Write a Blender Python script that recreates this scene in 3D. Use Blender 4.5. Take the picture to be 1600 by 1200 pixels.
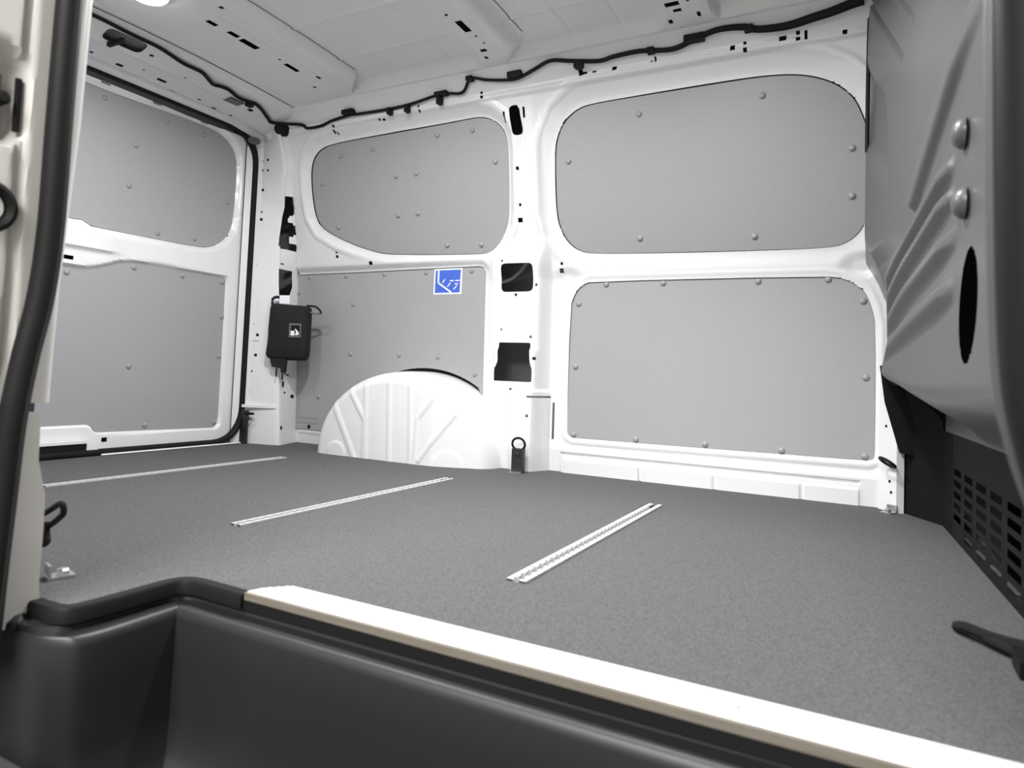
import bpy, bmesh, math
import numpy as np
from mathutils import Matrix, Vector

# ------------------------------------------------------------------ camera, world, lights, exposure
scene = bpy.context.scene
for o in list(bpy.data.objects):
    bpy.data.objects.remove(o, do_unlink=True)
col = scene.collection

CAM_X = (0.88346945, 0.46686482, 0.0389741)      # image right, in van axes (x = forward, y = across, z = up)
CAM_D = (0.01236857, 0.05991848, -0.99812664)    # image down
CAM_F = (-0.46832548, 0.88229645, 0.04716169)    # view direction
cd = bpy.data.cameras.new('camera'); cam = bpy.data.objects.new('camera', cd); col.objects.link(cam)
cd.sensor_width = 36; cd.lens = 36 * 1060.2 / 1600; cd.shift_y = -67 / 1600; cd.clip_start = .02
cam.matrix_world = Matrix(((CAM_X[0], -CAM_D[0], -CAM_F[0], 0), (CAM_X[1], -CAM_D[1], -CAM_F[1], 0),
                           (CAM_X[2], -CAM_D[2], -CAM_F[2], .35), (0, 0, 0, 1)))
cd.dof.use_dof = True; cd.dof.focus_distance = 2.6; cd.dof.aperture_fstop = 4.5
scene.camera = cam

w = bpy.data.worlds.new('world'); scene.world = w; w.use_nodes = True
bg = w.node_tree.nodes['Background']; bg.inputs[0].default_value = (1.0, .96, .90, 1); bg.inputs[1].default_value = .45

def area(name, loc, target, size, power, color=(1, 1, 1), size_y=None):
    l = bpy.data.lights.new(name, 'AREA'); l.energy = power; l.color = color
    l.shape = 'RECTANGLE' if size_y else 'DISK'; l.size = size
    if size_y: l.size_y = size_y
    o = bpy.data.objects.new(name, l); col.objects.link(o); o.location = loc
    d = Vector(target) - Vector(loc)
    o.rotation_euler = d.to_track_quat('-Z', 'Y').to_euler()
    return o
# hall ceiling light standing above and behind the open side door
area('hall_light', (-.6, -2.4, 3.0), (-.9, 1.6, .2), 2.6, 290, (1, .98, .95), 1.6)

scene.view_settings.view_transform = 'Standard'; scene.view_settings.look = 'None'
scene.view_settings.gamma = 1; scene.view_settings.use_curve_mapping = False
scene.view_settings.exposure = 0.3

# ------------------------------------------------------------------ materials
def mat(name, color, rough=.5, metal=0., coat=0., noise=None, bump_=None, spec=.5):
    m = bpy.data.materials.new(name); m.use_nodes = True
    nt = m.node_tree; b = nt.nodes['Principled BSDF']
    b.inputs['Base Color'].default_value = (*color, 1); b.inputs['Roughness'].default_value = rough
    b.inputs['Metallic'].default_value = metal; b.inputs['Coat Weight'].default_value = coat
    b.inputs['Coat Roughness'].default_value = .12; b.inputs['Specular IOR Level'].default_value = spec
    tc = nt.nodes.new('ShaderNodeTexCoord')
    if noise:
        scale, amt, stretch = noise
        mp = nt.nodes.new('ShaderNodeMapping'); mp.inputs['Scale'].default_value = stretch
        nt.links.new(tc.outputs['Object'], mp.inputs['Vector'])
        n = nt.nodes.new('ShaderNodeTexNoise'); n.inputs['Scale'].default_value = scale; n.inputs['Detail'].default_value = 5
        nt.links.new(mp.outputs[0], n.inputs['Vector'])
        r = nt.nodes.new('ShaderNodeMapRange'); r.inputs[1].default_value = .3; r.inputs[2].default_value = .7
        r.inputs[3].default_value = 1 - amt; r.inputs[4].default_value = 1 + amt
        nt.links.new(n.outputs['Fac'], r.inputs[0])
        mx = nt.nodes.new('ShaderNodeVectorMath'); mx.operation = 'SCALE'; mx.inputs[0].default_value = color
        nt.links.new(r.outputs[0], mx.inputs['Scale']); nt.links.new(mx.outputs[0], b.inputs['Base Color'])
    if bump_:
        scale, strength, dist = bump_
        n = nt.nodes.new('ShaderNodeTexNoise'); n.inputs['Scale'].default_value = scale; n.inputs['Detail'].default_value = 3
        nt.links.new(tc.outputs['Object'], n.inputs['Vector'])
        bu = nt.nodes.new('ShaderNodeBump'); bu.inputs['Strength'].default_value = strength; bu.inputs['Distance'].default_value = dist
        nt.links.new(n.outputs['Fac'], bu.inputs['Height']); nt.links.new(bu.outputs[0], b.inputs['Normal'])
    return m
M = dict(
    white=mat('white_paint', (.79, .795, .80), .33, coat=.25, bump_=(60, .03, .002)),
    roofpaint=mat('dull_white_roof_paint', (.80, .81, .805), .42, bump_=(25, .05, .004)),
    jamb=mat('light_tinted_jamb_paint', (.60, .585, .56), .38, coat=.2, bump_=(60, .03, .002)),  # same body white, darkened and warmed to imitate the light outside the door
    board=mat('grey_laminate_board', (.345, .347, .352), .42, noise=(120, .035, (.3, .3, 6)), bump_=(300, .05, .0005)),
    rivet=mat('grey_rivet', (.30, .30, .305), .35),
    carpet=mat('charcoal_felt', (.098, .100, .102), .95, noise=(420, .38, (1, 1, 1)), bump_=(900, .35, .0015), spec=.15),
    alu=mat('brushed_aluminium', (.80, .80, .80), .38, metal=.55, noise=(80, .04, (8, 1, 1))),
    slot=mat('rail_slot_grey', (.22, .22, .22), .5, metal=.4),
    strip=mat('white_sill_strip', (.88, .88, .87), .4),
    ply=mat('beige_board_edge', (.17, .15, .125), .6, noise=(90, .12, (.2, 1, 8))),
    rubber=mat('black_rubber', (.011, .011, .0115), .55, spec=.14),
    plastic=mat('black_plastic', (.017, .017, .0175), .45, bump_=(500, .12, .0006)),
    bulk=mat('grey_bulkhead_paint', (.090, .092, .095), .42, coat=.12, bump_=(40, .04, .003)),
    felt=mat('black_trim', (.009, .009, .0095), .9, spec=.1, bump_=(400, .2, .001)),
    vent=mat('matt_black_vent_panel', (.010, .010, .0105), .75, spec=.12),
    steel=mat('zinc_steel', (.66, .66, .66), .28, metal=.9),
    primer=mat('dark_cavity_primer', (.30, .30, .30), .8),
    fabric=mat('black_nylon', (.006, .006, .0065), .85, noise=(200, .25, (1, 1, 1)), bump_=(500, .3, .001)),
    blue=mat('blue_sticker', (.055, .13, .58), .4),
    paper=mat('white_sticker', (.85, .86, .90), .45),
    grommet=mat('grey_rubber_plug', (.13, .13, .13), .5),
    hall=mat('hall_concrete', (.36, .35, .33), .6, noise=(3, .1, (1, 1, 1))),
)
def emit(name, color, s):
    m = bpy.data.materials.new(name); m.use_nodes = True; nt = m.node_tree
    b = nt.nodes['Principled BSDF']; b.inputs['Base Color'].default_value = (.9, .9, .9, 1)
    b.inputs['Emission Color'].default_value = (*color, 1); b.inputs['Emission Strength'].default_value = s
    return m
M['led'] = emit('led_lens', (1, .985, .96), 12)

# ------------------------------------------------------------------ surface functions of the body shell
# SURF BEGIN
def sstep(a, b, x):
    t = np.clip((x - a) / (b - a), 0, 1)
    return t * t * (3 - 2 * t)
def bump(x, a, b, e):
    """1 between a and b with soft edges of width e outside"""
    return sstep(a - e, a, x) * (1 - sstep(b, b + e, x))
def sdf_poly(px, pz, poly):
    """signed distance (negative inside) of points to a closed polygon"""
    P = np.asarray(poly, float); n = len(P)
    d = np.full(px.shape, 1e9); s = np.zeros(px.shape, bool)
    for i in range(n):
        ax, az = P[i]; bx, bz = P[(i + 1) % n]
        ex, ez = bx - ax, bz - az
        wx, wz = px - ax, pz - az
        t = np.clip((wx * ex + wz * ez) / (ex * ex + ez * ez + 1e-12), 0, 1)
        d = np.minimum(d, (wx - t * ex) ** 2 + (wz - t * ez) ** 2)
        c = (az > pz) != (bz > pz)
        if abs(bz - az) > 1e-9:
            s ^= c & (px < (bx - ax) * (pz - az) / (bz - az) + ax)
    return np.where(s, -1, 1) * np.sqrt(d)
def Yw(z):
    return np.interp(z, [-.1, 0, .08, .70, .76, 1.28, 1.34, 1.42], [2.29, 2.29, 2.28, 2.27, 2.255, 2.10, 2.07, 1.98])
def Yup(z):
    return 2.275 + (z - .74) * (2.125 - 2.275) / (1.27 - .74)
U2 = [(-.999,1.146),(-.988,1.187),(-.959,1.236),(-.901,1.270),(-.842,1.277),(-.685,1.278),(-.517,1.278),(-.38,1.278),(-.287,1.276),(-.206,1.267),(-.146,1.249),(-.095,1.222),(-.053,1.182),(-.028,1.124),(-.014,1.071),(-.010,.993),(-.010,.904),(-.015,.855),(-.035,.812),(-.069,.783),(-.119,.769),(-.5,.777),(-.88,.787),(-.936,.801),(-.973,.829),(-1.000,.875),(-1.012,.93),(-1.008,1.04)]
U1 = [(-2.155,1.184),(-2.129,1.238),(-2.08,1.272),(-2.0,1.284),(-1.746,1.287),(-1.497,1.289),(-1.337,1.293),(-1.295,1.293),(-1.248,1.281),(-1.207,1.250),(-1.190,1.211),(-1.190,1.156),(-1.208,.957),(-1.219,.907),(-1.255,.849),(-1.301,.815),(-1.354,.807),(-1.787,.827),(-1.853,.839),(-1.953,.868),(-2.053,.908),(-2.137,.953),(-2.163,1.0),(-2.167,1.08)]
L1 = [(-2.335,.762),(-1.98,.761),(-1.366,.764),(-1.345,.760),(-1.332,.741),(-1.325,.06),(-2.325,.064),(-2.338,.086)]
L2 = [(-.895,.690),(-.128,.684),(-.080,.676),(-.045,.657),(-.020,.634),(-.002,.590),(.010,.53),(.012,.162),(.009,.140),(-.007,.133),(-.947,.126),(-.963,.134),(-.969,.15),(-.970,.599),(-.954,.648),(-.928,.678)]
PE_Z = [0, .2, .4, .6, .75, .9, 1.0, 1.1, 1.2, 1.42]
PC_X = [-2.2528, -2.268, -2.2833, -2.2986, -2.31, -2.3152, -2.3103, -2.2882, -2.27, -2.26]
PE_X = [-2.3039, -2.3065, -2.3179, -2.3293, -2.3259, -2.2928, -2.2791, -2.2653, -2.25, -2.24]
def wall_y(x, z):
    """inner skin of the far body side: y at (x, z)"""
    x = np.asarray(x, float); z = np.asarray(z, float)
    y = Yw(z)
    dU2 = sdf_poly(x, z, U2); dU1 = sdf_poly(x, z, U1)
    dL2 = sdf_poly(x, z, L2); dL1 = sdf_poly(x, z, L1)
    # door pillar: a box section standing proud of the panels
    low = 1 - sstep(.74, .86, z)
    y = y - (.050 * low + .012) * bump(x, -1.262, -1.075, .035) * (1 - sstep(1.26, 1.36, z))
    y = y - .012 * bump(x, -1.235, -1.08, .02) * (1 - sstep(.43, .45, z)) * low
    y = y - .016 * bump(x, -1.16, -1.045, .008) * (1 - sstep(.285, .295, z))
    # flat strip beside the rear window and the groove along it
    y = y + .004 * bump(x, -1.118, -1.108, .006) * sstep(.85, .9, z) * (1 - sstep(1.22, 1.28, z))
    # window surrounds: broad chamfer, then the step the boards sit in
    r2 = 1 - sstep(.002, .062, dU2); r1 = 1 - sstep(.002, .040, dU1)
    y = y - .007 * bump(dU2, .060, .070, .012) * sstep(.76, .84, z) - .005 * bump(dU1, .040, .050, .012) * sstep(.80, .86, z)
    y = y * (1 - r2) + np.maximum(y, Yup(z) - .004) * r2
    y = y * (1 - r1) + np.maximum(y, Yup(z) - .004) * r1
    # lower boards: raised bead then recess
    b2 = bump(dL2, .008, .016, .012)
    y = y - .006 * b2
    b1 = bump(dL1, .008, .014, .010) * (1 - sstep(-1.30, -1.28, x)) * sstep(-2.30, -2.28, x)
    y = y - .003 * b1
    wl = 1 - sstep(.001, .030, np.minimum(dL1, dL2))
    y = y * (1 - wl) + np.maximum(y, 2.271) * wl
    # pressed corner dishes above the front lower board
    for cx, cz in ((-.03, .715), (-.985, .70)):
        y = y + .010 * (1 - sstep(.02, .07, np.hypot(x - cx, (z - cz) * 1.5))) * sstep(.012, .03, dL2)
    # sill: long groove and four pressed pads
    front = sstep(-1.0, -.985, x)
    y = y - .012 * front * (1 - sstep(.085, .098, z))
    y = y + .010 * bump(x, -.985, -.03, .006) * bump(z, .066, .070, .005)
    for a, b in ((-.975, -.70), (-.685, -.452), (-.437, -.192), (-.177, -.03)):
        y = y - .008 * bump(x, a, b, .005) * bump(z, -.05, .046, .005)
    # cant rail crease
    y = y - .010 * bump(z, 1.335, 1.345, .010)
    # wide pressed relief between window and belt
    # the skin stops short of the channel in the rear corner
    y = y + .07 * (1 - sstep(-.012, 0, x - post_edge(z))) * (z < 1.17)
    return y
def post_edge(z):
    return np.interp(z, PE_Z, PE_X)
def rear_c(z):
    """plan outline of the rear corner post at height z: list of (x, y)"""
    yw = float(Yw(z)); yc = min(2.140, yw - .03); xc = float(np.interp(z, PE_Z, PC_X)); xd = float(np.interp(z, PE_Z, PE_X))
    k = float(sstep(1.10, 1.20, z)); xc += k * .02; xd += k * (xc + .02 - xd)*.5
    return np.array([(-2.445, 2.045), (-2.425, 2.082), (-2.40, 2.098), (xc - .012, yc - .006), (xc, yc), (xc - .001, yc + .008), (xd, yw + .004), (xd - .012, yw + .03)])
def roof_z(x, y):
    """underside of the roof skin and its cross members"""
    x = np.asarray(x, float); y = np.asarray(y, float)
    crown = .022 * (1 - ((y - 1.44) / .62) ** 2)
    z = 1.405 + crown
    edge = sstep(1.80, 1.95, y) + (1 - sstep(.93, 1.08, y))
    z = z + .028 * (1 - np.clip(edge, 0, 1))*0
    flare = .10 * sstep(1.88, 2.02, y) + .10 * (1 - sstep(.86, 1.0, y))
    m = bump(x, -2.125 - flare * .3, -1.715 - flare, .010)
    m = np.maximum(m, bump(x, -1.17 - flare * .5, -1.055 - flare * .7, .045) )
    m = np.maximum(m, bump(x, -.545 - flare * .5, -.425 + flare * .2, .012))
    m = np.maximum(m, bump(x, .10, .4, .02))
    m = np.maximum(m, np.maximum(sstep(1.955, 1.985, y), 1 - sstep(.895, .925, y)))
    z = z + .034 * (1 - m)
    # beads on the members
    z = z + .006 * bump(x, -2.095, -2.085, .006) * m
    z = z - .010 * bump(x, -1.80, -1.735, .02) * m * (1 - sstep(1.80, 1.9, y)) * sstep(.98, 1.08, y)
    z = z - .012 * bump(x, -1.075, -1.045, .02) * m * (1 - sstep(1.85, 1.93, y)) * sstep(.95, 1.03, y)
    # faint pressed lines of the skin panels
    for xa in (-1.56, -1.32, -.86, -.70, -.22):
        z = z + .004 * bump(x, xa - .002, xa + .002, .006) * (1 - m)
    for ya in (1.30, 1.58, 1.80):
        z = z - .005 * bump(y, ya - .003, ya + .003, .008) * (1 - m)
    return z
def header_z(x, y):
    """rear roof header sloping down to the tailgate opening"""
    x = np.asarray(x, float); y = np.asarray(y, float)
    t = (x + 2.43) / (2.43 - 2.12)
    drop = .05 * sstep(1.92, 2.12, y) + .05 * (1 - sstep(.76, .96, y))
    z = 1.358 + (1.402 + .022 * (1 - ((y - 1.44) / .62) ** 2) - 1.358) * t - drop * (1 - t)*.6
    z = z - .012 * sstep(.50, .56, t) * (1 - sstep(.9, 1.0, t))
    z = z + .008 * bump(t, .14, .16, .06)
    return z
RIBS = [((1.10,.915),(1.54,.728),.018,.016), ((1.27,.706),(2.06,.576),.007,.013), ((1.27,.656),(2.06,.540),.007,.013), ((1.25,.590),(2.06,.490),.008,.014), ((1.27,.510),(2.06,.427),.009,.016)]
def seg_d(y, z, a, b):
    ey, ez = b[0]-a[0], b[1]-a[1]
    t = np.clip(((y-a[0])*ey+(z-a[1])*ez)/(ey*ey+ez*ez), 0, 1)
    return np.hypot(y-a[0]-t*ey, z-a[1]-t*ez)
SHINE = [(2.12,1.45),(2.08,1.25),(1.86,1.09),(1.81,.98),(1.80,.824),(2.02,.95),(2.24,1.085),(2.4,1.25),(2.4,1.45)]
def bulk_x(y, z):
    """load-space face of the bulkhead: x at (y, z)"""
    y = np.asarray(y, float); z = np.asarray(z, float)
    up = .165 - .128 * (y - .85)
    up = np.where(y < .85, .165 + .02 * (.85 - y), up)
    up = up + np.interp(z, [.40,.50,.60,.66,.70,1.4], [0,.020,.012,-.005,-.030,-.030]) * sstep(1.55, 2.05, y)
    for a, b, r, w in RIBS:
        up = up - .017 * (1 - sstep(r*.7, r + w*1.05, seg_d(y, z, a, b))) * (sstep(1.20, 1.32, y) if r < .015 else sstep(1.05, 1.25, y))
    d = sdf_poly(y, z, SHINE)
    up = up + .014 * (1 - sstep(-.05, .012, d))
    for a, b in (((2.05,1.42),(1.69,1.08)), ((1.76,1.26),(1.60,1.12)), ((2.30,1.03),(2.03,.838)), ((2.30,.98),(2.06,.818))):
        up = up + .012 * (1 - sstep(.003, .009, seg_d(y, z, a, b)))
    up = np.maximum(up, np.interp(z, [.40, .46, .60, .66, .72, .80], [.0115, .018, .016, .006, -.008, -.010]) * y)
    low = .168 + .060 * (2.09 - y)
    low = np.where(y > 2.09, .168 - (y - 2.09) * .60, low)
    up = np.minimum(up, low - .004)
    far = sstep(1.5, 2.1, y)
    k = sstep(.235 + .07 * far, .36 + .035 * far, z)
    return low + (up - low) * k
# SURF END
# ------------------------------------------------------------------ mesh helpers
def link(name, me, parent=None, origin=None):
    o = bpy.data.objects.new(name, me); col.objects.link(o)
    if origin is not None: o['_o'] = tuple(float(v) for v in origin)
    if parent is not None:
        o.parent = parent
    return o
ORG = {}
def mk(name, V, F, material, parent=None, smooth=False, org=None):
    """one mesh object from world-space vertices; its origin sits at its own base"""
    V = np.asarray(V, float).reshape(-1, 3)
    if org is None:
        lo, hi = V.min(0), V.max(0); org = np.array([(lo[0]+hi[0])/2, (lo[1]+hi[1])/2, lo[2]])
    org = np.asarray(org, float)
    me = bpy.data.meshes.new(name); me.from_pydata((V - org).tolist(), [], F); me.update()
    me.materials.append(M[material] if isinstance(material, str) else material)
    o = bpy.data.objects.new(name, me); col.objects.link(o)
    ORG[o.name] = org
    if parent is not None:
        o.parent = parent; o.location = org - ORG[parent.name]
    else:
        o.location = org
    if smooth:
        me.shade_smooth() if smooth is True else me.set_sharp_from_angle(angle=math.radians(smooth))
    return o
def shade(o, angle=35):
    o.data.shade_smooth(); o.data.set_sharp_from_angle(angle=math.radians(angle)); return o
def put(src, name, at, parent=None):
    """a copy of src (shared mesh) standing at world point at"""
    o = src.copy(); o.name = name; col.objects.link(o); at = np.asarray(at, float); ORG[o.name] = at
    o.parent = parent
    o.location = at - (ORG[parent.name] if parent is not None else 0)
    return o
def empty(name, at):
    o = bpy.data.objects.new(name, None); o.empty_display_size = .05; col.objects.link(o)
    o.location = at; ORG[o.name] = np.asarray(at, float); return o
def tag(o, label, cat=None, group=None, kind=None):
    if label: o['label'] = label
    if cat: o['category'] = cat
    if group: o['group'] = group
    if kind: o['kind'] = kind
    return o
def struct(o, label=None):
    o['kind'] = 'structure'
    if label: o['label'] = label
    return o
class MB:
    def __init__(s): s.V = []; s.F = []
    def add(s, V, F):
        n = len(s.V); s.V += [tuple(map(float, v)) for v in V]; s.F += [tuple(i + n for i in f) for f in F]; return s
    def box(s, lo, hi):
        (a, b, c), (d, e, f) = lo, hi
        return s.add([(a,b,c),(d,b,c),(d,e,c),(a,e,c),(a,b,f),(d,b,f),(d,e,f),(a,e,f)],
                     [(3,2,1,0),(4,5,6,7),(0,1,5,4),(1,2,6,5),(2,3,7,6),(3,0,4,7)])
    def obox(s, c, ax, ay, az):
        c, ax, ay, az = (np.array(v, float) for v in (c, ax, ay, az))
        V = [c + i*ax + j*ay + k*az for k in (-1, 1) for i, j in ((-1,-1),(1,-1),(1,1),(-1,1))]
        return s.add(V, [(3,2,1,0),(4,5,6,7),(0,1,5,4),(1,2,6,5),(2,3,7,6),(3,0,4,7)])
    def prism(s, poly3, off):
        n = len(poly3); off = np.array(off, float); P = [np.array(p, float) for p in poly3]
        return s.add(P + [p + off for p in P], [tuple(range(n-1, -1, -1)), tuple(range(n, 2*n))] + [(i, (i+1) % n, n + (i+1) % n, n + i) for i in range(n)])
    def tube(s, pts, r, seg=8, closed=False, sy=1., up=(0, 0, 1)):
        P = [np.array(p, float) for p in pts]; n = len(P); rr = r if hasattr(r, '__len__') else [r]*n
        V = []; F = []
        for i in range(n):
            a = P[i-1] if (i > 0 or closed) else P[i]; b = P[(i+1) % n] if (i < n-1 or closed) else P[i]
            t = b - a; t /= np.linalg.norm(t) + 1e-12
            u = np.cross(t, up)
            if np.linalg.norm(u) < 1e-3: u = np.cross(t, (1, 0, .1))
            u /= np.linalg.norm(u); v = np.cross(t, u)
            for k in range(seg):
                a_ = 2*math.pi*k/seg; V.append(P[i] + rr[i]*(math.cos(a_)*u + sy*math.sin(a_)*v))
        for i in range(n if closed else n-1):
            j = (i+1) % n
            for k in range(seg):
                F.append((i*seg+k, i*seg+(k+1) % seg, j*seg+(k+1) % seg, j*seg+k))
        if not closed:
            F.append(tuple(range(seg))[::-1]); F.append(tuple((n-1)*seg+k for k in range(seg)))
        return s.add(V, F)
    def lathe(s, c, axis, prof, seg=12):
        """prof: (radius, height along axis)"""
        c = np.array(c, float); ax = np.array(axis, float); ax /= np.linalg.norm(ax)
        u = np.cross(ax, (0, 0, 1) if abs(ax[2]) < .9 else (1, 0, 0)); u /= np.linalg.norm(u); v = np.cross(ax, u)
        V = []; F = []; n = len(prof)
        for r, h in prof:
            for k in range(seg):
                a = 2*math.pi*k/seg; V.append(c + ax*h + r*(math.cos(a)*u + math.sin(a)*v))
        for i in range(n-1):
            for k in range(seg): F.append((i*seg+k, i*seg+(k+1) % seg, (i+1)*seg+(k+1) % seg, (i+1)*seg+k))
        if prof[0][0] > 1e-6: F.append(tuple(range(seg))[::-1])
        if prof[-1][0] > 1e-6: F.append(tuple((n-1)*seg+k for k in range(seg)))
        return s.add(V, F)
    def make(s, name, material, parent=None, smooth=False, org=None):
        o = mk(name, s.V, s.F, material, parent, False, org)
        if smooth: shade(o, 40 if smooth is True else smooth)
        return o
def spline(pts, n=6):
    """Catmull-Rom through points"""
    P = [np.array(p, float) for p in pts]; P = [2*P[0]-P[1]] + P + [2*P[-1]-P[-2]]; out = []
    for i in range(1, len(P)-2):
        for k in range(n):
            t = k/n; a, b, c, d = P[i-1:i+3]
            out.append(.5*((2*b)+(c-a)*t+(2*a-5*b+4*c-d)*t*t+(3*b-a-3*c+d)*t**3))
    return out + [P[-2]]
def lines(lo, hi, step, extra):
    e = sorted(v for v in extra if lo < v < hi); keep = []
    for v in e:
        if not keep or v - keep[-1] > .0006: keep.append(v)
    k = np.array(keep) if keep else np.array([1e9])
    base = [v for v in np.linspace(lo, hi, int(round((hi-lo)/step))+1) if np.abs(k - v).min() > .35*step or v in (lo, hi)]
    return np.array(sorted(set(base) | set(keep)))
def rnd_poly(P, r, n=4):
    """round the corners of a polygon"""
    P = [np.array(p, float) for p in P]; out = []
    for i in range(len(P)):
        a, b, c = P[i-1], P[i], P[(i+1) % len(P)]
        la, lc = np.linalg.norm(a-b), np.linalg.norm(c-b); q = min(r, la*.45, lc*.45)
        p0, p1 = b+(a-b)/la*q, b+(c-b)/lc*q
        for k in range(n+1):
            t = k/n; out.append(tuple((1-t)**2*p0 + 2*t*(1-t)*b + t*t*p1))
    return out
def sheet(name, us, vs, fn, material, rects=(), polys=(), cut=None, parent=None, flip=False, angle=38):
    """pressed sheet over a (u, v) grid; rects and polys are punched right through it.
       fn(u, v) -> (x, y, z)"""
    U, V = np.meshgrid(us, vs, indexing='ij')
    U = U.copy(); V = V.copy()
    hole = np.zeros((len(us)-1, len(vs)-1), bool)
    for P in polys:
        lo = np.min(P, 0) - .03; hi = np.max(P, 0) + .03
        i0, i1 = np.searchsorted(us, [lo[0], hi[0]]); j0, j1 = np.searchsorted(vs, [lo[1], hi[1]])
        i0 = max(i0-1, 0); j0 = max(j0-1, 0); i1 = min(i1+1, len(us)); j1 = min(j1+1, len(vs))
        u = U[i0:i1, j0:j1]; v = V[i0:i1, j0:j1]; d = sdf_poly(u, v, P); e = 5e-4
        gx = (sdf_poly(u+e, v, P)-sdf_poly(u-e, v, P))/(2*e); gy = (sdf_poly(u, v+e, P)-sdf_poly(u, v-e, P))/(2*e)
        cell = np.median(np.diff(us)) * .62
        near = np.abs(d) < cell
        U[i0:i1, j0:j1] = np.where(near, u-d*gx, u); V[i0:i1, j0:j1] = np.where(near, v-d*gy, v)
        cu = (us[i0:i1-1]+us[i0+1:i1])[:, None]/2 + 0*vs[None, j0:j1-1]; cv = 0*cu + ((vs[j0:j1-1]+vs[j0+1:j1])/2)[None, :]
        u = U[i0:i1, j0:j1]; v = V[i0:i1, j0:j1]
        cu = (u[:-1, :-1]+u[1:, :-1]+u[:-1, 1:]+u[1:, 1:])/4; cv = (v[:-1, :-1]+v[1:, :-1]+v[:-1, 1:]+v[1:, 1:])/4
        hole[i0:i1-1, j0:j1-1] |= sdf_poly(cu, cv, P) < 0
    cu = ((us[:-1]+us[1:])/2)[:, None]; cv = ((vs[:-1]+vs[1:])/2)[None, :]
    for a, b, c, d in rects:
        hole |= (cu > a) & (cu < b) & (cv > c) & (cv < d)
    if cut is not None: hole |= cut(cu + 0*cv, cv + 0*cu)
    X, Y, Z = fn(U, V)
    co = np.stack([X, Y, Z], -1).reshape(-1, 3)
    nv = len(vs); I, J = np.nonzero(~hole); a = I*nv+J
    q = np.stack([a, a+nv, a+nv+1, a+1], -1)
    if flip: q = q[:, ::-1]
    used = np.zeros(len(co), bool); used[q.ravel()] = True; mp = np.cumsum(used)-1
    co = co[used]; q = mp[q]
    lo, hi = co.min(0), co.max(0); org = np.array([(lo[0]+hi[0])/2, (lo[1]+hi[1])/2, lo[2]])
    me = bpy.data.meshes.new(name)
    me.vertices.add(len(co)); me.vertices.foreach_set('co', (co-org).astype(np.float32).ravel())
    me.loops.add(q.size); me.loops.foreach_set('vertex_index', q.astype(np.int32).ravel())
    me.polygons.add(len(q)); me.polygons.foreach_set('loop_start', np.arange(0, q.size, 4, dtype=np.int32))
    me.update(calc_edges=True); me.validate()
    me.materials.append(M[material]); me.shade_smooth(); me.set_sharp_from_angle(angle=math.radians(angle))
    o = bpy.data.objects.new(name, me); col.objects.link(o); ORG[o.name] = org
    o.parent = parent; o.location = org - (ORG[parent.name] if parent is not None else 0)
    return o
def R4(x, z, w, h): return (x-w/2, x+w/2, z-h/2, z+h/2)

def smooth_poly(P, it=1):
    P = [np.array(p) for p in P]
    for _ in range(it):
        Q = []
        for i in range(len(P)):
            a, b = P[i], P[(i+1) % len(P)]; Q += [a*.75+b*.25, a*.25+b*.75]
        P = Q
    return [tuple(p) for p in P]
def inset(P, d):
    c = np.mean(P, 0); return [tuple(np.array(p) + (c-np.array(p))/np.linalg.norm(c-np.array(p))*d) for p in P]

# ------------------------------------------------------------------ hall floor under the van
o = MB().box((-7, -6, -.64), (5, 7, -.60)).make('hall_ground', 'hall'); struct(o, 'plain grey concrete ground of the hall under the van')

# ------------------------------------------------------------------ load floor
FL = [(-2.56, .56), (-1.062, .56), (-.99, .562), (-.975, .575), (-.975, .725), (-.955, .745), (.238, .745), (.238, 2.30), (-2.56, 2.30)]
floor = MB().prism([(x, y, -.018) for x, y in FL], (0, 0, .018)).make('floor', 'carpet')
struct(floor, 'charcoal felt load floor of the van')

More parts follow.
